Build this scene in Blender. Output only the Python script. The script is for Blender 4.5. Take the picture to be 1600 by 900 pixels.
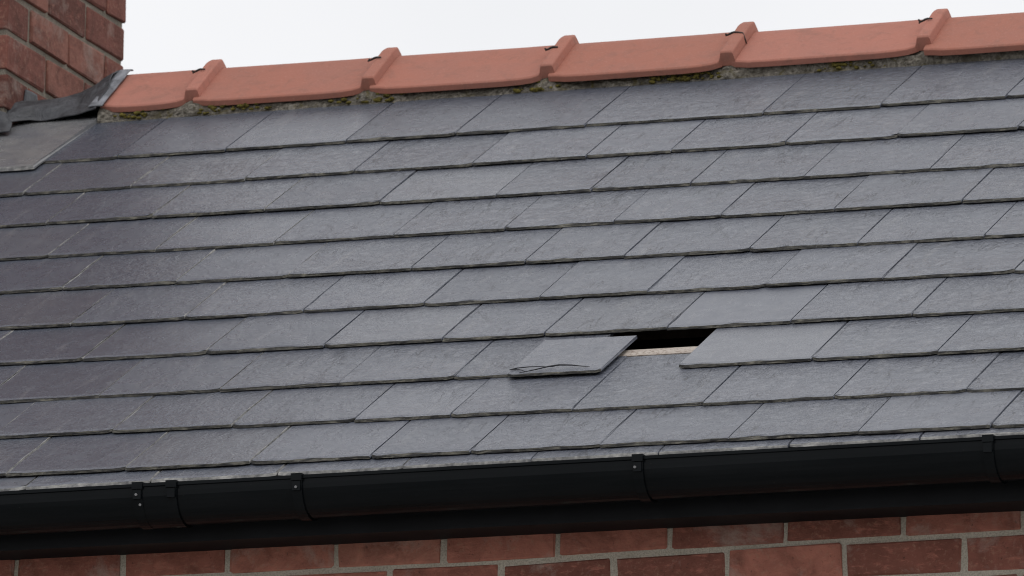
import bpy, bmesh, math, random
from mathutils import Vector, Matrix, noise

# ------------------------------------------------------------------ clear
for o in list(bpy.data.objects):
    bpy.data.objects.remove(o, do_unlink=True)
SC = bpy.context.scene
COL = SC.collection
R = math.radians
rnd = random.Random(7)
ZO = 5.01                                   # height of the wall-head datum above the ground

# ------------------------------------------------------------------ camera
cam = bpy.data.cameras.new('camera')
camo = bpy.data.objects.new('camera', cam)
COL.objects.link(camo)
ya, el, ro = R(20.0), R(12.5), R(1.19240059)
f = Vector((-math.sin(ya) * math.cos(el), math.cos(ya) * math.cos(el), math.sin(el)))
r0 = Vector((math.cos(ya), math.sin(ya), 0))
u0 = r0.cross(f)
rt = r0 * math.cos(ro) + u0 * math.sin(ro)
up = -r0 * math.sin(ro) + u0 * math.cos(ro)
M = Matrix((rt, up, -f)).transposed().to_4x4()
M.translation = Vector((7.09249, -16.69306, -3.41354 + ZO))
camo.matrix_world = M
cam.sensor_width = 36.0
cam.lens = 14938.758 / 1600 * 36
cam.clip_start, cam.clip_end = 0.5, 2000
cam.dof.use_dof = True
cam.dof.focus_distance = 18.55
cam.dof.aperture_fstop = 16.0
SC.camera = camo

# ------------------------------------------------------------------ sky: bright, even overcast
SUN_EL, SUN_AZ = R(58), R(140)             # azimuth measured from +Y towards +X
w = bpy.data.worlds.new('World')
SC.world = w
w.use_nodes = True
nt = w.node_tree
nt.nodes.clear()
sky = nt.nodes.new('ShaderNodeTexSky')
sky.sky_type = 'NISHITA'
sky.sun_disc = False
sky.sun_elevation, sky.sun_rotation = SUN_EL, SUN_AZ
sky.air_density, sky.dust_density = 1.0, 5.0
mix = nt.nodes.new('ShaderNodeMix')
mix.data_type = 'RGBA'
mix.inputs[0].default_value = 0.93
mix.inputs[7].default_value = (9.55, 9.6, 9.9, 1)       # cloud layer
bg = nt.nodes.new('ShaderNodeBackground')
bg.inputs[1].default_value = 0.1
wo = nt.nodes.new('ShaderNodeOutputWorld')
tcw = nt.nodes.new('ShaderNodeTexCoord')
cl = nt.nodes.new('ShaderNodeTexNoise')
cl.inputs['Scale'].default_value = 14
cl.inputs['Detail'].default_value = 4
clr = nt.nodes.new('ShaderNodeValToRGB')
clr.color_ramp.elements[0].position, clr.color_ramp.elements[0].color = 0.3, (9.15, 9.2, 9.4, 1)
clr.color_ramp.elements[1].position, clr.color_ramp.elements[1].color = 0.7, (9.95, 9.95, 10.1, 1)
nt.links.new(tcw.outputs['Generated'], cl.inputs['Vector'])
nt.links.new(cl.outputs['Fac'], clr.inputs[0])
nt.links.new(clr.outputs[0], mix.inputs[7])
nt.links.new(sky.outputs[0], mix.inputs[6])
nt.links.new(mix.outputs[2], bg.inputs[0])
nt.links.new(bg.outputs[0], wo.inputs[0])

# ------------------------------------------------------------------ sun through the cloud
sun = bpy.data.lights.new('sun', 'SUN')
sun.energy = 0.7
sun.angle = R(25)
sun.color = (1.0, 0.97, 0.93)
suno = bpy.data.objects.new('sun', sun)
COL.objects.link(suno)
sd = Vector((math.sin(SUN_AZ) * math.cos(SUN_EL), math.cos(SUN_AZ) * math.cos(SUN_EL), math.sin(SUN_EL)))
suno.rotation_euler = sd.to_track_quat('Z', 'Y').to_euler()
suno.location = (4, -6, 12)

SC.render.engine = 'CYCLES'
SC.cycles.pixel_filter_type = 'BLACKMAN_HARRIS'
SC.cycles.filter_width = 1.05
vs = SC.view_settings
vs.view_transform = 'Standard'
vs.look = 'None'
vs.exposure = 0.0
vs.gamma = 1.0
vs.use_curve_mapping = False

# ------------------------------------------------------------------ material helpers
class NT:
    def __init__(s, name):
        s.m = bpy.data.materials.new(name)
        s.m.use_nodes = True
        s.t = s.m.node_tree
        s.b = s.t.nodes['Principled BSDF']
    def n(s, typ, **kw):
        x = s.t.nodes.new(typ)
        for k, v in kw.items():
            setattr(x, k, v)
        return x
    def l(s, a, b):
        s.t.links.new(a, b)
    def coords(s, scale=(1, 1, 1), shuffle=True):
        tc = s.n('ShaderNodeTexCoord')
        mp = s.n('ShaderNodeMapping')
        mp.inputs['Scale'].default_value = scale
        s.l(tc.outputs['Object'], mp.inputs['Vector'])
        if shuffle:
            oi = s.n('ShaderNodeObjectInfo')
            mu = s.n('ShaderNodeMath', operation='MULTIPLY')
            mu.inputs[1].default_value = 61.7
            s.l(oi.outputs['Random'], mu.inputs[0])
            s.l(mu.outputs[0], mp.inputs['Location'])
        return mp.outputs['Vector']
    def noise(s, vec, scale, detail=4, rough=0.55, dist=0.0):
        x = s.n('ShaderNodeTexNoise')
        x.inputs['Scale'].default_value = scale
        x.inputs['Detail'].default_value = detail
        x.inputs['Roughness'].default_value = rough
        x.inputs['Distortion'].default_value = dist
        s.l(vec, x.inputs['Vector'])
        return x.outputs['Fac']
    def ramp(s, fac, stops):
        x = s.n('ShaderNodeValToRGB')
        e = x.color_ramp.elements
        while len(e) < len(stops):
            e.new(0.5)
        for i, (p, c) in enumerate(stops):
            e[i].position = p
            e[i].color = (c, c, c, 1) if isinstance(c, (int, float)) else (*c, 1)
        s.l(fac, x.inputs[0])
        return x.outputs[0]
    def mix(s, fac, a, b, blend='MIX'):
        x = s.n('ShaderNodeMix', data_type='RGBA', blend_type=blend)
        for i, v in ((0, fac), (6, a), (7, b)):
            if isinstance(v, (int, float)):
                x.inputs[i].default_value = v if i == 0 else (v, v, v, 1)
            elif isinstance(v, tuple):
                x.inputs[i].default_value = (*v, 1)
            else:
                s.l(v, x.inputs[i])
        return x.outputs[2]
    def math(s, op, a, b=0.0):
        x = s.n('ShaderNodeMath', operation=op)
        for i, v in ((0, a), (1, b)):
            if isinstance(v, (int, float)):
                x.inputs[i].default_value = v
            else:
                s.l(v, x.inputs[i])
        return x.outputs[0]
    def bump(s, h, strength, dist, prev=None):
        x = s.n('ShaderNodeBump')
        x.inputs['Distance'].default_value = dist
        if isinstance(strength, (int, float)):
            x.inputs['Strength'].default_value = strength
        else:
            s.l(strength, x.inputs['Strength'])
        s.l(h, x.inputs['Height'])
        if prev:
            s.l(prev, x.inputs['Normal'])
        return x.outputs[0]
    def out(s, col=None, rough=None, normal=None, spec=0.5, ior=None):
        for key, v in (('Base Color', col), ('Roughness', rough)):
            if v is None:
                continue
            if isinstance(v, tuple):
                s.b.inputs[key].default_value = (*v, 1)
            elif isinstance(v, (int, float)):
                s.b.inputs[key].default_value = v
            else:
                s.l(v, s.b.inputs[key])
        if normal:
            s.l(normal, s.b.inputs['Normal'])
        s.b.inputs['Specular IOR Level'].default_value = spec
        if ior:
            s.b.inputs['IOR'].default_value = ior
        return s.m

def slate_material():
    s = NT('riven slate')
    v = s.coords()
    oi = s.n('ShaderNodeObjectInfo')
    sep = s.n('ShaderNodeSeparateColor')
    s.l(oi.outputs['Color'], sep.inputs[0])
    tone, riven, pale = sep.outputs[0], sep.outputs[1], sep.outputs[2]
    big = s.noise(v, 5, 3)
    mid = s.noise(v, 28, 5, 0.6, 0.6)
    fine = s.noise(v, 210, 4, 0.7)
    base = s.mix(tone, (0.058, 0.067, 0.090), (0.098, 0.108, 0.136))
    base = s.mix(s.ramp(big, [(0.35, 0.0), (0.7, 0.45)]), base, (0.060, 0.066, 0.092))
    base = s.mix(s.math('MULTIPLY', s.ramp(fine, [(0.45, 0.0), (0.75, 1.0)]), 0.45), base, (0.18, 0.187, 0.215))
    # pale mineral bloom, in streaks down the slope
    v2 = s.coords((30, 5, 1))
    st = s.noise(v2, 1.0, 4, 0.6, 0.8)
    base = s.mix(s.math('MULTIPLY', s.ramp(st, [(0.56, 0.0), (0.74, 1.0)]), 0.22), base, (0.24, 0.235, 0.235))
    lich = s.noise(v, 12, 6, 0.65, 0.4)
    base = s.mix(s.math('MULTIPLY', s.ramp(lich, [(0.3, 0.35), (0.62, 1.0)]), pale), base, (0.20, 0.20, 0.20))
    cr = s.noise(s.coords((26, 4.5, 1)), 1.0, 5, 0.6, 0.9)
    cm = s.noise(v, 9, 2, 0.5)
    crack = s.math('MULTIPLY', s.ramp(cr, [(0.485, 0.0), (0.498, 1.0), (0.511, 0.0)]), s.ramp(cm, [(0.52, 0.0), (0.6, 1.0)]))
    crack = s.math('MULTIPLY', crack, riven)
    base = s.mix(s.math('MULTIPLY', crack, 0.8), base, (0.02, 0.02, 0.024))
    rg = s.ramp(mid, [(0.3, 0.20), (0.7, 0.32)])
    rg = s.math('ADD', rg, s.math('MULTIPLY', s.math('SUBTRACT', oi.outputs['Random'], 0.5), 0.10))
    ripple = s.noise(s.coords((1.0, 0.8, 1)), 42, 6, 0.62, 1.3)
    terr = s.ramp(ripple, [(0.36, 0.0), (0.43, 0.35), (0.46, 0.42), (0.55, 0.62), (0.575, 0.85), (0.66, 1.0)])
    b1 = s.bump(terr, s.math('MULTIPLY', riven, 0.8), 0.0035)
    b2 = s.bump(fine, 0.55, 0.0013, s.bump(s.math('SUBTRACT', 1.0, crack), 0.7, 0.002, b1))
    spk = s.noise(v, 330, 2, 0.5)
    base = s.mix(s.ramp(spk, [(0.73, 0.0), (0.78, 0.6)]), base, (0.42, 0.42, 0.40))
    return s.out(base, rg, b2, 0.62, 1.55)

def edge_material():
    s = NT('slate cleft edge')
    v = s.coords()
    n1 = s.noise(v, 34, 6, 0.7, 0.6)
    n2 = s.noise(s.coords((22, 60, 330)), 1.0, 4, 0.6, 0.6)
    n3 = s.noise(v, 150, 4, 0.7)
    c = s.mix(s.ramp(n1, [(0.36, 0.0), (0.50, 0.45), (0.64, 1.0)]), (0.032, 0.031, 0.030), (0.165, 0.156, 0.128))
    c = s.mix(s.ramp(n2, [(0.46, 0.0), (0.56, 0.85)]), c, (0.020, 0.020, 0.022))
    c = s.mix(s.ramp(n3, [(0.62, 0.0), (0.74, 0.6)]), c, (0.26, 0.26, 0.25))
    b = s.bump(n2, 1.0, 0.006)
    return s.out(c, 0.8, b, 0.3)

def lit_edge_material():  # pale colour stands in for light caught on the slate edges
    s = NT('slate lit edge')
    v = s.coords()
    n1 = s.noise(v, 70, 5, 0.65)
    c = s.mix(s.ramp(n1, [(0.35, 0.0), (0.65, 1.0)]), (0.12, 0.12, 0.125), (0.34, 0.335, 0.32))
    return s.out(c, 0.75, s.bump(n1, 0.6, 0.002), 0.3)

def brick_material(name, dark, light, bloom):
    s = NT(name)
    v = s.coords()
    oi = s.n('ShaderNodeObjectInfo')
    n1 = s.noise(v, 16, 6, 0.65, 0.8)
    n2 = s.noise(v, 95, 6, 0.75)
    n3 = s.noise(v, 7, 7, 0.72, 0.4)
    n4 = s.noise(s.coords((1, 1, 3)), 30, 5, 0.7, 0.3)
    c = s.ramp(oi.outputs['Random'], [(0.0, tuple(a * 0.62 for a in dark)), (0.3, dark), (0.75, light), (1.0, (light[0] * 1.05, light[1] * 1.2, light[2] * 1.2))])
    c = s.mix(s.ramp(n1, [(0.40, 0.0), (0.70, 0.75)]), c, tuple(a * 0.45 for a in dark))
    c = s.mix(s.ramp(n4, [(0.55, 0.0), (0.70, 0.55)]), c, tuple(a * 1.25 for a in light))
    c = s.mix(s.ramp(n2, [(0.54, 0.0), (0.70, 0.6)]), c, (0.36, 0.21, 0.15))
    c = s.mix(s.ramp(n2, [(0.28, 0.8), (0.40, 0.0)]), c, (0.025, 0.018, 0.016))
    c = s.mix(s.math('MULTIPLY', s.ramp(n3, [(0.53, 0.0), (0.66, 1.0)]), bloom), c, (0.40, 0.34, 0.30))
    b = s.bump(n1, 0.6, 0.005)
    b = s.bump(n2, 0.9, 0.004, b)
    return s.out(c, 0.9, b, 0.25)

def mortar_material(name, a, b_):
    s = NT(name)
    v = s.coords(shuffle=False)
    n1 = s.noise(v, 9, 5, 0.6)
    n2 = s.noise(v, 260, 5, 0.75)
    c = s.mix(s.ramp(n1, [(0.3, 0.0), (0.7, 1.0)]), a, b_)
    c = s.mix(s.ramp(n2, [(0.42, 0.5), (0.55, 0.0)]), c, tuple(x * 0.45 for x in a))
    return s.out(c, 0.95, s.bump(n2, 0.9, 0.004), 0.2)

def ridge_mortar_material():
    s = NT('weathered bedding mortar')
    v = s.coords(shuffle=False)
    n1 = s.noise(v, 16, 5, 0.65, 0.6)
    n2 = s.noise(v, 110, 6, 0.75)
    n3 = s.noise(v, 22, 5, 0.7, 1.0)
    c = s.mix(s.ramp(n2, [(0.38, 0.0), (0.62, 1.0)]), (0.075, 0.066, 0.052), (0.31, 0.285, 0.245))
    c = s.mix(s.ramp(n1, [(0.47, 0.0), (0.62, 0.75)]), c, (0.06, 0.052, 0.038))
    c = s.mix(s.ramp(n3, [(0.55, 0.0), (0.66, 0.75)]), c, (0.11, 0.092, 0.03))
    return s.out(c, 0.95, s.bump(n2, 1.0, 0.008), 0.2)

def terracotta_material():
    s = NT('terracotta')
    v = s.coords()
    oi = s.n('ShaderNodeObjectInfo')
    n1 = s.noise(v, 7, 5, 0.6, 0.4)
    n2 = s.noise(v, 190, 5, 0.8)
    n3 = s.noise(v, 24, 7, 0.75, 0.6)
    c = s.mix(oi.outputs['Random'], (0.325, 0.125, 0.084), (0.44, 0.180, 0.136))
    c = s.mix(s.ramp(n1, [(0.35, 0.0), (0.75, 0.6)]), c, (0.32, 0.15, 0.118))
    c = s.mix(s.ramp(n3, [(0.50, 0.0), (0.72, 0.6)]), c, (0.22, 0.115, 0.088))
    c = s.mix(s.ramp(n2, [(0.56, 0.0), (0.72, 0.55)]), c, (0.52, 0.29, 0.23))
    b = s.bump(n3, 0.45, 0.004)
    b = s.bump(n2, 0.4, 0.0015, b)
    return s.out(c, 0.8, b, 0.35)

def lead_material(name, a, b_, rough=0.55):
    s = NT(name)
    v = s.coords(shuffle=False)
    n1 = s.noise(v, 18, 5, 0.65, 0.8)
    n2 = s.noise(v, 90, 4, 0.6)
    c = s.mix(s.ramp(n1, [(0.35, 0.0), (0.68, 1.0)]), a, b_)
    bb = s.bump(n1, 0.6, 0.01)
    return s.out(c, rough, s.bump(n2, 0.4, 0.003, bb), 0.4)

def plastic_material():
    s = NT('black gutter plastic')
    v = s.coords((1.2, 14, 14), shuffle=False)
    n1 = s.noise(v, 2.2, 4, 0.6)
    n2 = s.noise(s.coords(shuffle=False), 160, 3, 0.6)
    c = s.mix(s.ramp(n1, [(0.35, 0.0), (0.7, 1.0)]), (0.0028, 0.0040, 0.0050), (0.0065, 0.0078, 0.0092))
    c = s.mix(s.ramp(n2, [(0.73, 0.0), (0.80, 0.5)]), c, (0.08, 0.08, 0.08))
    return s.out(c, s.ramp(n1, [(0.3, 0.10), (0.7, 0.26)]), None, 0.09)

def plain(name, col, rough=0.8, spec=0.3, scale=40, var=0.35):
    s = NT(name)
    v = s.coords(shuffle=False)
    n1 = s.noise(v, scale, 4, 0.6)
    c = s.mix(s.ramp(n1, [(0.3, 0.0), (0.7, 1.0)]), tuple(a * (1 - var) for a in col), tuple(min(1, a * (1 + var)) for a in col))
    return s.out(c, rough, s.bump(n1, 0.3, 0.002), spec)

def timber_material():
    s = NT('pale batten timber')
    v = s.coords((3, 60, 60))
    n1 = s.noise(v, 1.0, 4, 0.6, 0.4)
    n2 = s.noise(s.coords(), 150, 4, 0.7)
    c = s.mix(s.ramp(n1, [(0.3, 0.0), (0.7, 1.0)]), (0.32, 0.275, 0.24), (0.50, 0.45, 0.40))
    c = s.mix(s.ramp(n2, [(0.5, 0.0), (0.62, 0.8)]), c, (0.20, 0.15, 0.12))
    return s.out(c, 0.85, s.bump(n2, 0.5, 0.002), 0.25)

def brick_wall_material():
    s = NT('distant brick courses')
    tc = s.n('ShaderNodeTexCoord')
    mp = s.n('ShaderNodeMapping')
    mp.inputs['Rotation'].default_value = (R(90), 0, 0)
    s.l(tc.outputs['Object'], mp.inputs['Vector'])
    br = s.n('ShaderNodeTexBrick')
    br.inputs['Scale'].default_value = 1.0
    br.inputs['Brick Width'].default_value = 0.225
    br.inputs['Row Height'].default_value = 0.075
    br.inputs['Mortar Size'].default_value = 0.005
    br.inputs['Color1'].default_value = (0.17, 0.06, 0.042, 1)
    br.inputs['Color2'].default_value = (0.25, 0.09, 0.06, 1)
    br.inputs['Mortar'].default_value = (0.33, 0.30, 0.25, 1)
    s.l(mp.outputs[0], br.inputs['Vector'])
    return s.out(br.outputs['Color'], 0.9, None, 0.25)

MAT = dict(
    slate=slate_material(), edge=edge_material(), rim=lit_edge_material(),
    brick=brick_material('red wall brick', (0.285, 0.108, 0.080), (0.41, 0.162, 0.118), 0.5),
    cbrick=brick_material('chimney brick', (0.175, 0.070, 0.055), (0.24, 0.094, 0.072), 0.42),
    mortar=mortar_material('lime mortar', (0.44, 0.40, 0.33), (0.60, 0.55, 0.47)),
    cmortar=mortar_material('chimney mortar', (0.21, 0.185, 0.15), (0.33, 0.30, 0.25)),
    rmortar=ridge_mortar_material(), terra=terracotta_material(),
    lead=lead_material('dark sheet lead', (0.026, 0.027, 0.031), (0.075, 0.078, 0.088)),
    leadp=lead_material('pale weathered lead', (0.06, 0.064, 0.072), (0.27, 0.28, 0.31), 0.6),
    plastic=plastic_material(), felt=plain('black roofing felt', (0.012, 0.011, 0.010), 0.95, 0.1),
    black=plain('black fascia board', (0.006, 0.0066, 0.008), 0.6, 0.12, 12, 0.25),
    timber=timber_material(), dimtimber=plain('dark shaded timber', (0.035, 0.025, 0.019), 0.9, 0.2, 60, 0.4), moss=plain('yellow green moss', (0.10, 0.083, 0.022), 0.95, 0.1, 120, 0.8),
    wire=plain('rusted tie wire', (0.030, 0.024, 0.022), 0.6, 0.4), screw=plain('zinc screw', (0.16, 0.16, 0.165), 0.4, 0.5),
    darkslate=plain('split and shaded slate', (0.018, 0.018, 0.022), 0.7, 0.3), wallfar=brick_wall_material(),
    ground=plain('paved ground', (0.34, 0.33, 0.31), 0.9, 0.3, 0.6, 0.25),
)

# ------------------------------------------------------------------ object helpers
def link(name, me, mats, parent=None, loc=(0, 0, 0)):
    o = bpy.data.objects.new(name, me)
    if not me.materials:
        for m in (mats if isinstance(mats, (list, tuple)) else [mats]):
            me.materials.append(m)
    COL.objects.link(o)
    o.parent = parent
    o.location = loc
    return o
def mesh(name, verts, faces, smooth=False, mi=None):
    me = bpy.data.meshes.new(name)
    me.from_pydata([tuple(v) for v in verts], [], faces)
    me.update()
    if smooth:
        me.polygons.foreach_set('use_smooth', [True] * len(me.polygons))
    if mi:
        me.polygons.foreach_set('material_index', mi)
    return me
def box_vf(x0, x1, y0, y1, z0, z1, V=None, Fc=None):
    V = [] if V is None else V
    Fc = [] if Fc is None else Fc
    b = len(V)
    V += [(x0, y0, z0), (x1, y0, z0), (x1, y1, z0), (x0, y1, z0), (x0, y0, z1), (x1, y0, z1), (x1, y1, z1), (x0, y1, z1)]
    Fc += [tuple(b + i for i in q) for q in ((0, 3, 2, 1), (4, 5, 6, 7), (0, 1, 5, 4), (1, 2, 6, 5), (2, 3, 7, 6), (3, 0, 4, 7))]
    return V, Fc
def sweep(rings, cap=True, closed=True):
    """rings: equal-length vertex loops; returns verts, faces."""
    V, Fc = [], []
    n = len(rings[0])
    for rg in rings:
        V += rg
    for i in range(len(rings) - 1):
        for j in range(n if closed else n - 1):
            k = (j + 1) % n
            Fc.append((i * n + j, i * n + k, (i + 1) * n + k, (i + 1) * n + j))
    if cap and closed:
        Fc.append(tuple(range(n - 1, -1, -1)))
        Fc.append(tuple(range((len(rings) - 1) * n, len(rings) * n)))
    return V, Fc
def tube(pts, rad, seg=6):
    pts = [Vector(q) for q in pts]
    rings = []
    for i, q in enumerate(pts):
        d = (pts[min(i + 1, len(pts) - 1)] - pts[max(i - 1, 0)]).normalized()
        a = d.cross(Vector((0.13, 0.31, 0.94))).normalized()
        b = d.cross(a)
        rr = rad[i] if isinstance(rad, (list, tuple)) else rad
        rings.append([tuple(q + (a * math.cos(t) + b * math.sin(t)) * rr) for t in [2 * math.pi * k / seg for k in range(seg)]])
    return sweep(rings)
def fixn(me):
    bm = bmesh.new()
    bm.from_mesh(me)
    bmesh.ops.recalc_face_normals(bm, faces=bm.faces)
    bm.to_mesh(me)
    bm.free()
    return me

# ------------------------------------------------------------------ ground
gv = [(-300, -300, 0), (300, -300, 0), (300, 300, 0), (-300, 300, 0)]
gr = link('ground', mesh('ground', gv, [(0, 1, 2, 3)]), MAT['ground'])
gr['kind'] = 'structure'

# ------------------------------------------------------------------ the house
X0, X1 = -2.2, 3.0
house = bpy.data.objects.new('brick_house', None)
COL.objects.link(house)
house['label'] = 'red brick house with wet grey slate roof, terracotta ridge, brick chimney and black gutter'
house['category'] = 'house'

P = R(29.54302)
Y0, Z0, G = -0.10, 0.18184, 0.2552876
UPV = Vector((0, math.cos(P), math.sin(P)))
NRV = Vector((0, -math.sin(P), math.cos(P)))
ORG = Vector((0, Y0, Z0 + ZO))
def rp(x, s, h=0.0):
    return ORG + Vector((x, 0, 0)) + UPV * s + NRV * h

# ---- wall: mortar core with separate bricks, courses a touch out of level
WTILT = 0.0085
def bedz(x):
    return ZO - 0.0120 + WTILT * x
V, Fc = [], []
for xa in [X0 + i * (X1 - X0) / 12 for i in range(12)]:
    xb = xa + (X1 - X0) / 12
    box_vf(xa, xb, 0.004, 0.25, ZO - 0.70, ZO + 0.15, V, Fc)
wall = link('wall', mesh('wall', V, Fc), MAT['mortar'], house)
V, Fc = box_vf(X0, X1, 0.0, 4.6, 0.0, ZO - 0.70)
link('wall_base', mesh('wall_base', V, Fc), MAT['wallfar'], house)

def brick_mesh(name, L, H, D, seed, wear=0.002):
    """brick with arrised edges and slightly uneven faces, centred, front at -y."""
    rr = random.Random(seed)
    bm = bmesh.new()
    bmesh.ops.create_cube(bm, size=1)
    for v in bm.verts:
        v.co = Vector((v.co.x * L, v.co.y * D, v.co.z * H))
    bmesh.ops.bevel(bm, geom=bm.edges[:], offset=0.0035, segments=1, affect='EDGES')
    for v in bm.verts:
        v.co += Vector((rr.uniform(-1, 1), rr.uniform(-1, 1) * 0.7, rr.uniform(-1, 1))) * wear
    me = bpy.data.meshes.new(name)
    bm.to_mesh(me)
    bm.free()
    return me
def place_bricks(parent, spec, mat, tag, wear):
    """spec: list of (centre, length, height, rot_z, rot_y); bricks of one length share six meshes"""
    cache = {}
    for c, L, H, rz, ry in spec:
        key = (round(L, 2), round(H, 3))
        if key not in cache:
            cache[key] = [brick_mesh('%s_brick' % tag, key[0], key[1], 0.1, hash(key) % 1000 + i, wear) for i in range(6)]
        o = link('brick', rnd.choice(cache[key]), mat, parent, c)
        o.rotation_euler = (0, ry, rz)
        o.scale = (L / key[0], 1, 1)

PA = [0.0119, 0.2313, 0.4503, 0.6701, 0.8908, 1.1186, 1.3433, 1.5712, 1.8034, 2.0361]
while PA[0] > X0 + 0.3: PA.insert(0, PA[0] - 0.2245)
while PA[-1] < X1 - 0.3: PA.append(PA[-1] + 0.228)
PB = [(a + b) / 2 for a, b in zip(PA, PA[1:])]
spec = []
for row in range(-7, 2):
    perps = PA if row % 2 == 0 else PB
    j = 0 if row in (0, -1) else rnd.uniform(-0.006, 0.006)
    for a, b in zip(perps, perps[1:]):
        L = b - a - 0.0115 + rnd.uniform(-0.002, 0.002)
        xc = (a + b) / 2 + j
        zc = bedz(xc) + 0.0375 + row * 0.075 + rnd.uniform(-0.002, 0.002)
        if row == 1: continue
        spec.append(((xc, 0.05 + rnd.uniform(-0.0015, 0.002), zc), L, 0.0645, rnd.uniform(-0.008, 0.008), -WTILT + rnd.uniform(-0.009, 0.009)))
place_bricks(wall, spec, MAT['brick'], 'wall', 0.0024)

# ---- fascia and soffit
V, Fc = box_vf(X0, X1, -0.132, -0.110, ZO + 0.036, ZO + 0.118)
box_vf(X0, X1, -0.1325, -0.128, ZO + 0.0355, ZO + 0.042, V, Fc)
link('fascia', mesh('fascia', V, Fc), MAT['black'], house)
V, Fc = box_vf(X0, X1, -0.1095, 0.04, ZO + 0.044, ZO + 0.054)
link('soffit', mesh('soffit', V, Fc), MAT['black'], house)

# ---- gutter: half-round channel with a slight fall, brackets and a union
GR, GC = 0.057, -0.179
def rim_z(x):
    return ZO + 0.1285 + 0.0042 * x
def gutter_prof(off, lip=True):
    out_, inn = [], []
    rO, rI = GR + off, GR + off - 0.0028
    pts = [(-1, 0.016)] + [(-math.cos(a), -math.sin(a)) for a in [math.pi * k / 20 for k in range(21)]] + [(1, 0.016)]
    for i, (cy, sz) in enumerate(pts):
        if i in (0, len(pts) - 1):
            out_.append((GC + cy * rO, 0.0)); inn.append((GC + cy * rI, 0.0))
        else:
            out_.append((GC + cy * rO, -0.016 + sz * rO)); inn.append((GC + cy * rI, -0.016 + sz * rI))
    if lip:
        out_ = [(GC - rO - 0.003, 0.0), (GC - rO - 0.003, -0.006), (GC - rO, -0.0075)] + out_[1:]
    return out_ + inn[::-1]
def gutter_piece(name, xa, xb, off, parent, n=2, lip=True, rise=0.0, mat='plastic'):
    pr = gutter_prof(off, lip)
    rings = []
    for i in range(n + 1):
        x = xa + (xb - xa) * i / n
        rings.append([(x, y, rim_z(x) + z + rise) for y, z in pr])
    V, Fc = sweep(rings)
    o = link(name, fixn(mesh(name, V, Fc)), MAT[mat], parent)
    return o
gutter = gutter_piece('gutter', X0, X1, 0.0, house, 24)
def bracket(x, wd=0.020):
    o = gutter_piece('bracket', x - wd / 2, x + wd / 2, 0.0046, gutter, 1, False, 0.001)
    # clip hooked over the front rim, with a proud boss below it and a rear fixing plate
    me = o.data
    bm = bmesh.new(); bm.from_mesh(me)
    yF = GC - GR - 0.0046
    V, Fc = box_vf(x - wd * 0.54, x + wd * 0.54, yF - 0.0040, yF + 0.012, rim_z(x) - 0.011, rim_z(x) + 0.0026)
    box_vf(x - wd * 0.40, x + wd * 0.40, yF - 0.0028, yF + 0.004, rim_z(x) - 0.030, rim_z(x) - 0.0125, V, Fc)
    box_vf(x - wd * 0.5, x + wd * 0.5, GC + GR + 0.001, -0.1335, rim_z(x) - 0.06, rim_z(x) + 0.01, V, Fc)
    vs_ = [bm.verts.new(v) for v in V]
    for q in Fc: bm.faces.new([vs_[i] for i in q])
    bmesh.ops.recalc_face_normals(bm, faces=bm.faces)
    bm.to_mesh(me); bm.free()
    return o
BRK = [-1.15, -0.45, 0.358, 0.427, 0.681, 1.360, 2.040, 2.72]
for x in BRK: bracket(x)
gutter_piece('union', 0.358, 0.427, 0.0028, gutter, 2)
for x, dz in ((0.357, -0.022), (0.362, -0.040), (0.681, -0.024), (1.356, -0.022)):
    q = math.asin(min(1, max(0, -dz - 0.016) / GR))
    yy = GC - (GR + 0.0048) * math.cos(q) - (0.0045 if dz > -0.035 else 0)
    V, Fc = tube([(x, yy + 0.002, rim_z(x) + dz), (x, yy - 0.0012, rim_z(x) + dz)], 0.0026, 8)
    link('screw', fixn(mesh('screw', V, Fc)), MAT['screw'], gutter)

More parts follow.
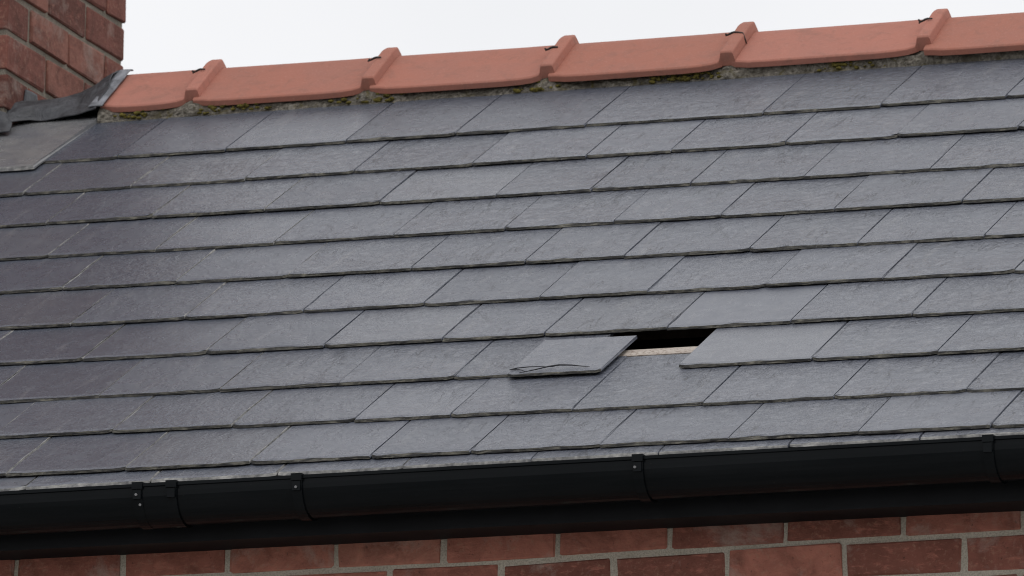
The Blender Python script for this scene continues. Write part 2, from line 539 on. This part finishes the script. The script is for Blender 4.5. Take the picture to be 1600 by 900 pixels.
# ---- roof: underlay, rear slope, battens, slates
def quad_pts(a, b, c, d): return [tuple(a), tuple(b), tuple(c), tuple(d)]
ridge_s = (2.325 - Y0) / math.cos(P)
V = quad_pts(rp(X0, 0.05, -0.085), rp(X1, 0.05, -0.085), rp(X1, ridge_s, -0.085), rp(X0, ridge_s, -0.085))
back = []
for q in (rp(X1, ridge_s - 0.02, -0.02), rp(X0, ridge_s - 0.02, -0.02)):
    back.append((q.x, q.y, q.z))
V += back + [(X0, 4.75, ZO + 0.18), (X1, 4.75, ZO + 0.18)]
roof = link('roof', mesh('roof', V, [(0, 1, 2, 3), (4, 5, 6, 7)]), MAT['felt'], house)
T = 0.0060                                     # slate thickness
def slate_mesh(name, Wd, L, seed, t=T, cham=0.0028, chips=True, wav=0.0006):
    rr = random.Random(seed)
    nx, ny = 18, 7
    sx, sy = rr.uniform(0, 99), rr.uniform(0, 99)
    xs = [-Wd / 2 + Wd * i / nx for i in range(nx + 1)]
    ch = [cham * (0.75 + 0.55 * noise.noise((x * 38 + sx, sy, 0))) + 0.0016 * rr.random() for x in xs]
    if chips:
        for _ in range(rr.choice((1, 2, 3))):
            c = rr.randrange(0, nx + 1); wdt = rr.choice((1, 1, 2)); d = rr.uniform(0.0015, 0.006)
            for i in range(max(0, c - wdt), min(nx, c + wdt) + 1): ch[i] += d * (1 - abs(i - c) / (wdt + 1))
    tail = [0.0012 * noise.noise((x * 30 + sy, sx, 3)) + rr.uniform(-0.0009, 0.0009) for x in xs]
    tail[0] += rr.choice((0, 0.001, 0.004, 0.008)); tail[-1] += rr.choice((0, 0.001, 0.004, 0.008))
    V, top = [], []
    for j in range(ny + 1):
        row = []
        for i, x in enumerate(xs):
            if j == 0:
                y = tail[i] + ch[i]
            else:
                y = 0.014 + (L - 0.014) * ((j - 1) / (ny - 1)) ** 1.15
            xe = x
            if i in (0, nx):
                sg = 1 if i == 0 else -1
                jag = abs(noise.noise((y * 45 + sx, sg * 7.1, sy))) * 0.0014 + rr.random() * 0.0005
                if rr.random() < 0.14: jag += rr.uniform(0.001, 0.003)
                xe = x + sg * (0.0005 + jag)
            z = wav * noise.noise((x * 14 + sx, y * 14 + sy, 1.5)) + 0.5 * wav * noise.noise((x * 40, y * 40 + sx, 4))
            if j == 0: z -= 0.0012
            row.append(len(V)); V.append((xe, y, z))
        top.append(row)
    Fc, mi = [], []
    for j in range(ny):
        for i in range(nx):
            Fc.append((top[j][i], top[j][i + 1], top[j + 1][i + 1], top[j + 1][i])); mi.append(0)
    # rim of the underside
    tb = []
    for i, x in enumerate(xs):
        tb.append(len(V)); V.append((x, tail[i] - 0.0004, -t))
    mb = []
    for i, x in enumerate(xs):
        mb.append(len(V)); V.append((x, tail[i] + ch[i] * 0.45, -t * 0.52 + rr.uniform(-0.0006, 0.0006)))
    for i in range(nx):
        Fc.append((mb[i], mb[i + 1], top[0][i + 1], top[0][i])); mi.append(1)
        Fc.append((tb[i], tb[i + 1], mb[i + 1], mb[i])); mi.append(1)
    hl, hr = len(V), len(V) + 1
    V += [(-Wd / 2, L, -t), (Wd / 2, L, -t)]
    Fc.append(tuple([hl, tb[0], mb[0]] + [top[j][0] for j in range(ny + 1)])); mi.append(3)
    Fc.append(tuple([tb[nx], hr] + [top[j][nx] for j in range(ny, -1, -1)] + [mb[nx]])); mi.append(3)
    Fc.append(tuple([hr, hl] + top[ny])); mi.append(0)
    Fc.append(tuple(tb[::-1] + [hl, hr])); mi.append(2)
    return mesh(name, V, Fc, False, mi)
TILT = math.atan2(0.0082, G)
def put_slate(parent, xa, xb, s, L, seed, tone, riven, pale=0.0, h=0.0, tilt=TILT, spin=0.0, gap=0.0022, name='slate', edge='edge', t=T, cham=0.0028, chips=True, side='slate'):
    me = slate_mesh(name, xb - xa - gap, L, seed, t, cham, chips)
    o = link(name, me, [MAT['slate'], MAT[edge], MAT['darkslate'], MAT[side]], parent)  # underside slot painted near black for the shade inside the gap
    q = rp((xa + xb) / 2, s, h)
    o.matrix_local = Matrix.Translation(q) @ Matrix.Rotation(P - tilt, 4, 'X') @ Matrix.Rotation(spin, 4, 'Z')
    o.color = (tone, riven, pale, 1)
    return o

JOINTS = {
 1: [-.761, -.585, -.333, -.058, .19, .483, .877, 1.137, 1.41],
 2: [-.708, -.461, -.202, .043, .31, .564, .75, .999, 1.242, 1.503],
 3: [-.562, -.324, -.068, .186, .446, .656, .874, 1.12, 1.39],
 4: [-.463, -.222, .043, .305, .548, .785, 1.014, 1.258, 1.527],
 5: [-.338, -.086, .161, .429, .675, .888, 1.152, 1.381, 1.644],
 6: [-.22, .027, .284, .542, .789, 1.017, 1.262, 1.507, 1.775],
 7: [-.101, .163, .417, .666, .881, 1.136, 1.392, 1.639],
 8: [.031, .289, .539, .776, 1.020, 1.238, 1.509, 1.763],
 9: [-.104, .148, .4, .654, .852, 1.101, 1.365, 1.627, 1.888],
 10: [.019, .267, .523, .77, .972, 1.232, 1.488, 1.742, 2.0],
 11: [.084, .341, .597, .852, 1.108, 1.36, 1.616, 1.87, 2.13]}
OFF = {1: (.0090, .0156), 2: (.0118, .0121), 3: (-.0005, -.0017), 4: (-.0002, -.0020), 5: (-.0016, -.0070), 6: (-.0052, -.0035),
       7: (-.0067, -.0092), 8: (-.0111, -.0095), 9: (-.0045, -.0172), 10: (.0119, -.0085), 11: (0.0, 0.0)}
SMOOTH = {(7, 1.136), (8, 1.238)}            # the two newer, smooth replacement slates
seed = 100
for k in range(1, 12):
    js = list(JOINTS[k])
    while js[0] > X0 + 0.2: js.insert(0, js[0] - 0.252 + rnd.uniform(-.004, .004))
    while js[-1] < X1 - 0.3: js.append(js[-1] + 0.253 + rnd.uniform(-.004, .004))
    for a, b in zip(js, js[1:]):
        seed += 1
        if k == 8 and abs(a - 1.020) < 1e-6:
            continue                          # the missing slate
        xm = (a + b) / 2
        o0, o1 = OFF[k]
        s = (10 - k) * G + o0 + o1 * max(-1.8, min(1.2, xm - 1)) + rnd.uniform(-.0012, .0012)
        L = 0.362
        h = 0.005 + rnd.uniform(-0.0006, 0.0011)
        if k == 1: L = 0.40
        if k == 11: s, h, L = -0.051 + 0.0135 * xm + rnd.uniform(-.001, .001), -0.0018, 0.30
        d = xm + 0.35 * (s - 1.3) + rnd.uniform(-.15, .15)      # smoother lot towards the chimney end; its darker tone imitates the chimney's reflection
        near_chim = 1.0 / (1.0 + math.exp(5.0 * (d - 0.15)))
        tone = min(1, max(0, 0.85 - 0.75 * near_chim + rnd.uniform(-.34, .30)))
        riven = min(1, max(0.05, 0.75 - 0.6 * near_chim + rnd.uniform(-.2, .2)))
        pale = 0.0
        if rnd.random() < 0.08: pale = 0.12
        if k == 1 and abs(a + .761) < 1e-3: tone, riven = 0.0, 0.1
        if k == 2 and xm < -0.3: tone, pale = 0.25, 0.10
        if any(k == kk and abs(a - aa) < 1e-6 for kk, aa in SMOOTH): tone, riven = 0.75, 0.04
        o = put_slate(roof, a, b, s, L, seed, tone, riven, pale, h, TILT + rnd.uniform(-.0015, .0025), rnd.uniform(-.003, .003),
                  gap=rnd.choice((0.0003, 0.0008, 0.0016, 0.0026)), edge='rim' if k == 11 else 'edge', side='rim' if near_chim > 0.5 and k > 1 else 'slate')
# pale lichened piece lapped over the slope beside the chimney
o = put_slate(roof, -1.20, -0.752, 2.222, 0.40, 9001, 0.6, 0.2, 0.95, 0.013, TILT * 0.8, -0.01, edge='rim', t=0.009, cham=0.003)
o['label'] = 'pale lichened slate lapped beside the chimney flashing'

# battens under the slate heads (only the one in the gap shows)
for k in range(2, 12):
    s0 = (10 - k) * G + 0.335
    if k == 9: s0 = 0.6215
    V, Fc = [], []
    top_h = -0.0215 if k != 9 else -0.0085
    for xa, xb in ((X0, 0.4), (0.4, 1.9), (1.9, X1)):
        b = len(V)
        for hh in (top_h - 0.024, top_h):
            V += [tuple(rp(xa, s0, hh)), tuple(rp(xb, s0, hh)), tuple(rp(xb, s0 + (0.046 if k != 9 else 0.040), hh)), tuple(rp(xa, s0 + (0.046 if k != 9 else 0.040), hh))]
        Fc += [tuple(b + i for i in q) for q in ((0, 3, 2, 1), (4, 5, 6, 7), (0, 1, 5, 4), (1, 2, 6, 5), (2, 3, 7, 6), (3, 0, 4, 7))]
    link('batten', mesh('batten', V, Fc), MAT['timber' if k == 9 else 'dimtimber'], roof)  # all but the gap batten painted dark for the shade under the slates

# ---- slipped broken slate: a loose thing of its own
slip = put_slate(None, 0.893, 1.088, 0.478, 0.234, 4242, 0.8, 0.5, 0.0, 0.0105, TILT - 0.010, -0.016, name='slipped_slate', chips=True, t=0.0056)
slip['label'] = 'broken loose slate slid sideways over its neighbour, left of the dark gap'
slip['category'] = 'slate'
def on_slip(x, y, z): return (x, y, z + 0.0012)
for pts, rad in (([(-.098, .028, .0), (-.085, .034, .001), (-.06, .035, .002), (-.035, .033, .002), (-.005, .031, .0005)], [.0014, .002, .0019, .0014, .0006]),
                 ([(-.098, .028, .0), (-.082, .026, .001), (-.070, .018, .0012), (-.058, .008, 0)], [.0014, .0016, .0014, .0007]),
                 ([(-.070, .002, 0), (-.045, .010, .0018), (-.015, .024, .004), (.005, .029, .0045), (.030, .029, .003), (.052, .025, .001), (.07, .021, 0)], [.0010, .0019, .0026, .0028, .0024, .0017, .0007])):
    V, Fc = tube([on_slip(*q) for q in pts], [t * 0.6 for t in rad], 6)
    link('split_flake', fixn(mesh('split_flake', V, Fc, True)), MAT['darkslate'], slip)

# ---- ridge: mortar bed, tiles with joint rolls, tie wires, moss
AY, AZ = 2.325, 1.6125 + ZO
def ridge_z(x): return AZ + (0.006 * (x - 0.3) if x > 0.3 else 0.0)
Q = math.atan2(0.118, 0.160)
LEG = 0.199
def leg_pt(x, l, off, side):
    """point on a ridge leg: l metres down from the apex, off metres proud; side -1 front, +1 rear"""
    y = AY + side * (l * math.cos(Q) + off * math.sin(Q))
    return (x, y, ridge_z(x) - l * math.sin(Q) + off * math.cos(Q))
def ridge_ring(x, ln, off, th=0.016):
    rg = []
    fr = [(ln, off - 0.003), (ln - 0.004, off)] + [(0.022, off), (0.009, off - 0.0018)]
    for l, o_ in fr: rg.append(leg_pt(x, l, o_, -1))
    ap = leg_pt(x, 0, 0, -1)
    rg.append((x, AY, ap[2] + off * 1.05 - 0.0038))
    for l, o_ in fr[::-1]: rg.append(leg_pt(x, l, o_, 1))
    rg.append(leg_pt(x, ln, off - th, 1))
    rg.append((x, AY, ap[2] - th * 1.3 + min(off, 0)))
    rg.append(leg_pt(x, ln, off - th, -1))
    return rg
def mortar_foot(x): return 2.618 + 0.018 * x
BX = [-0.752, -0.533, -0.120, 0.292, 0.702, 1.140, 1.560, 1.975, 2.39, 2.80]
LEN = [0.200, 0.2005, 0.199, 0.199, 0.186, 0.197, 0.199, 0.199, 0.199]
V, Fc, nxm, nym = [], [], 520, 10
for i in range(nxm + 1):
    x = -0.748 + (X1 + 0.748) * i / nxm
    a = rp(x, mortar_foot(x) + 0.006 * noise.noise((x * 9, 0, 0)), -0.006)
    lump = max([math.exp(-((x - b) / 0.028) ** 2) for b in BX])
    for j in range(nym + 1):
        u = j / nym
        y = a.y + u * 0.024
        z = a.z + u * (0.030 + 0.012 * lump)
        n_ = noise.noise((x * 26, u * 2.2, 3.3)) * 0.0050 + noise.noise((x * 80, u * 5, 9.1)) * 0.0032 + noise.noise((x * 210, u * 11, 1.7)) * 0.0018
        prof = math.sin(min(1, u * 1.6) * math.pi * 0.5)
        y += -n_ * min(1, u * 4 + 0.25) - lump * 0.010 * math.sin(math.pi * min(1, u * 0.9 + 0.05)) - 0.004 * prof
        V.append((x, y, z + 0.0015 * noise.noise((x * 60, u * 4, 0))))
for i in range(nxm):
    for j in range(nym):
        a = i * (nym + 1) + j
        Fc.append((a, a + nym + 1, a + nym + 2, a + 1))
base_n = len(V)
# body filling the tiles behind the pointed front
V2, F2 = box_vf(-0.745, X1, 2.2, 2.44, ZO + 1.40, ZO + 1.502)
Fc += [tuple(base_n + i for i in q) for q in F2]
V += V2
ridge = link('ridge_mortar', mesh('ridge_mortar', V, Fc, False), MAT['rmortar'], house)

def sag(t, n): return t
for i in range(len(BX) - 1):
    xa, xb = BX[i], BX[i + 1]
    ln = LEN[i] - 0.006
    rings = []
    lo = rnd.uniform(-0.0015, 0.0015)
    st = [(xa + 0.003, -0.012, -0.0005), (xa + 0.024, -0.008, 0), (xa + 0.045, -0.002, 0), (xa + 0.09, 0.0, 0), ((xa + xb) / 2, 0.0, 0), (xb - 0.10, 0.0, 0), (xb - 0.06, -0.002, 0.0005), (xb - 0.035, -0.008, 0.0005), (xb - 0.020, -0.016, 0.0015)]
    for x, dl, off in st: rings.append(ridge_ring(x, ln + dl, off + lo))
    for x, dl, off in [(xb - 0.0180, -0.020, 0.003), (xb - 0.0148, -0.024, 0.0180), (xb - 0.0120, -0.024, 0.0200), (xb + 0.0110, -0.024, 0.0200), (xb + 0.0138, -0.024, 0.0175), (xb + 0.0165, -0.023, 0.0025)]:
        rings.append(ridge_ring(x, ln + dl, off + lo, 0.016 + max(0, off * 0.9)))
    V, Fc = sweep(rings)
    cx = (xa + xb) / 2
    V = [(v[0] - cx, v[1] - AY, v[2] - AZ) for v in V]
    me = fixn(mesh('ridge_tile', V, Fc))
    o = link('ridge_tile', me, MAT['terra'], ridge, (cx, AY, AZ))
    bv = o.modifiers.new('bevel', 'BEVEL')
    bv.width, bv.segments, bv.limit_method, bv.angle_limit = 0.0022, 2, 'ANGLE', R(28)
    # twisted tie wire over the roll
    if i < 7:
        l = 0.072 + rnd.uniform(-.010, .010)
        pts = [leg_pt(xb + 0.019, l + 0.012, 0.001, -1), leg_pt(xb + 0.0165, l + 0.008, 0.012, -1), leg_pt(xb + 0.011, l, 0.0225, -1), leg_pt(xb, l - 0.004, 0.0232, -1),
               leg_pt(xb - 0.011, l - 0.006, 0.0232, -1), leg_pt(xb - 0.017, l - 0.006, 0.0215, -1), leg_pt(xb - 0.022, l - 0.007, 0.019, -1), leg_pt(xb - 0.027, l - 0.007, 0.017, -1)]
        rad = [.0012, .0013, .0014, .0016, .0022, .0027, .0025, .0021]
        if i in (0, 1, 2, 4): pts, rad = pts[3:], rad[3:]          # only the twisted tail shows
        V, Fc = tube(pts, rad, 6)
        for k in range(2):
            q = Vector(pts[-1])
            e_ = q + Vector((-0.002 - 0.003 * rnd.random(), -0.001, (0.003 if k == 0 else -0.004) + 0.003 * rnd.random()))
            v2, f2 = tube([q, (q + e_) / 2 + Vector((-.002, 0, 0)), e_], [.0021, .0022, .0020], 5)
            b = len(V); V += v2; Fc += [tuple(b + t for t in ff) for ff in f2]
        link('tie_wire', fixn(mesh('tie_wire', V, Fc, True)), MAT['wire'], ridge)

mv, mf = [], []
ico = bmesh.new(); bmesh.ops.create_icosphere(ico, subdivisions=1, radius=1)
iv = [v.co.copy() for v in ico.verts]; ifc = [tuple(v.index for v in q.verts) for q in ico.faces]; ico.free()
for lo, hi, n_ in ((0.52, 0.70, 70), (0.20, 0.32, 26), (-0.62, -0.30, 30), (-0.72, -0.62, 16), (-0.22, -0.02, 30), (0.86, 1.1, 24), (1.5, 2.6, 90)):
    for _ in range(n_):
        x = rnd.triangular(lo, hi); t = rnd.random() ** 1.4
        a = rp(x, mortar_foot(x), -0.004)
        c = Vector((x, a.y - 0.002 + 0.012 * t, a.z + 0.003 + 0.022 * t))
        r_ = rnd.uniform(0.0018, 0.0062)
        b = len(mv)
        mv += [tuple(c + Vector((v.x * r_ * 1.5, v.y * r_, v.z * r_ * 0.8)) * (1 + 0.35 * noise.noise(v * 2 + c * 90))) for v in iv]
        mf += [tuple(b + i for i in q) for q in ifc]
mo = link('moss', mesh('moss', mv, mf, True), MAT['moss'], ridge)
mo['kind'] = 'stuff'

# ---- chimney: mortar core with separate bricks, straddling the ridge
CX0, CX1, CY0, CY1 = -1.835, -0.950, 2.124, 2.802
CZ0, CZ1 = 1.38 + ZO, 3.40 + ZO
ins = 0.006
V, Fc = box_vf(CX0 + ins, CX1 - ins, CY0 + ins, CY1 - ins, CZ0, CZ1)
chim = link('chimney', mesh('chimney', V, Fc), MAT['cmortar'], house)
spec = []
CH = 0.0885
cy_even = [CY0, 2.2515, 2.4715, 2.6905, CY1]
cy_odd = [CY0, 2.3525, 2.5765, CY1]
for k in range(-4, 18):
    zc = ZO + 1.7145 + k * CH
    even = k % 2 == 0
    ys = cy_even if even else cy_odd
    jit = lambda: rnd.uniform(-.0018, .0018)
    n_ = len(ys) - 1
    for i in range(n_):                      # sides: stretchers along y, corners owned by the side faces
        a, b = ys[i], ys[i + 1]
        g0 = 0 if i == 0 else 0.0062
        g1 = 0 if i == n_ - 1 else 0.0062
        for xx, rz in ((CX1 - 0.05, R(90)), (CX0 + 0.05, R(-90))):
            spec.append(((xx + jit(), (a + g0 + b - g1) / 2, zc + jit() * 0.5), b - a - g0 - g1, 0.0765, rz + jit() * 2, jit()))
    xs_ = [CX0 + 0.105 + i * (CX1 - CX0 - 0.21) / 3 for i in range(4)] if even else [CX0 + 0.105, CX0 + 0.21, CX0 + 0.435, CX0 + 0.66, CX1 - 0.105]
    for a, b in zip(xs_, xs_[1:]):
        for yy, rz in ((CY0 + 0.05, 0), (CY1 - 0.05, R(180))):
            spec.append((((a + b) / 2, yy + jit(), zc + jit() * 0.5), b - a - 0.0105, 0.0765, rz + jit() * 2, jit()))
place_bricks(chim, spec, MAT['cbrick'], 'chimney', 0.0022)

# ---- lead: saddle from the chimney to the ridge end, apron, tab and strip
def loft(name, rows, mat, parent, th=0.0025, sub=2, wob=0.003, crumple=False):
    n_ = len(rows[0])
    V, Fc = [], []
    for rw in rows: V += [(x, y, z + ZO) for x, y, z in rw]
    for j in range(len(rows) - 1):
        for i in range(n_ - 1):
            a = j * n_ + i
            Fc.append((a, a + 1, a + n_ + 1, a + n_))
    bm = bmesh.new()
    me = mesh(name, V, Fc, True)
    bm.from_mesh(me)
    bmesh.ops.subdivide_edges(bm, edges=bm.edges[:], cuts=4, use_grid_fill=True, smooth=0.6)
    for v in bm.verts:
        v.co += Vector((0, -1, 0.4)) * (noise.noise(v.co * 22) * wob + noise.noise(v.co * 60) * wob * 0.3)
    bm.to_mesh(me); bm.free()
    me.polygons.foreach_set('use_smooth', [not crumple] * len(me.polygons))
    o = link(name, me, mat, parent)
    so = o.modifiers.new('thickness', 'SOLIDIFY'); so.thickness = th; so.offset = 0
    return o
sb = [(-.962, 2.130, 1.462), (-.905, 2.160, 1.476), (-.85, 2.164, 1.477), (-.79, 2.160, 1.481), (-.748, 2.150, 1.492)]
sm = [(-.958, 2.150, 1.500), (-.905, 2.178, 1.512), (-.85, 2.192, 1.518), (-.79, 2.200, 1.524), (-.748, 2.215, 1.545)]
st = [(-.952, 2.205, 1.534), (-.905, 2.235, 1.538), (-.85, 2.280, 1.552), (-.812, 2.310, 1.576), (-.756, 2.325, 1.620)]
sk = [(-.952, 2.330, 1.536), (-.905, 2.400, 1.530), (-.85, 2.420, 1.525), (-.812, 2.440, 1.525), (-.756, 2.445, 1.530)]
loft('lead_saddle', [sb, sm, st, sk], MAT['lead'], chim, wob=0.006, crumple=True)
# strip dressed over the end of the first ridge tile
rows = []
for l in (0.205, 0.15, 0.10, 0.05, 0.004):
    a = leg_pt(-.766, l, 0.0065, -1); b = leg_pt(-.752, l, 0.0085, -1); c = leg_pt(-.735, l - .004, 0.0060, -1)
    rows.append([(q[0], q[1], q[2] - ZO) for q in (a, b, c)])
rows.append([(x, 2.335, 1.619) for x in (-.766, -.752, -.735)])
loft('lead_strip', rows, MAT['leadp'], chim, 0.003, 2, 0.0015)
# upstand tab on the side face and apron at the front foot
fx = CX1 + 0.004
loft('lead_tab', [[(fx + .004, 2.210, 1.500), (fx + .006, 2.25, 1.500), (fx + .01, 2.30, 1.51)], [(fx, 2.218, 1.535), (fx + .001, 2.255, 1.535), (fx, 2.300, 1.54)], [(fx, 2.226, 1.563), (fx, 2.258, 1.566), (fx, 2.288, 1.566)]], MAT['lead'], chim, 0.003, 2, 0.001)
ap = [[(x, CY0 - 0.006, 1.520) for x in (-1.86, -1.55, -1.25, -1.05)] + [(-.946, CY0 - 0.006, 1.486)],
      [(x, CY0 - 0.009, 1.480) for x in (-1.86, -1.55, -1.25, -1.05)] + [(-.938, CY0 - 0.006, 1.472)],
      [(x, CY0 - 0.020, 1.462) for x in (-1.86, -1.55, -1.25, -1.05)] + [(-.928, CY0 - 0.010, 1.460)],
      [(x, CY0 - 0.075, 1.421) for x in (-1.86, -1.55, -1.25, -1.05)] + [(-.915, CY0 - 0.055, 1.430)]]
loft('lead_apron', ap, MAT['lead'], chim, 0.003, 2, 0.002)
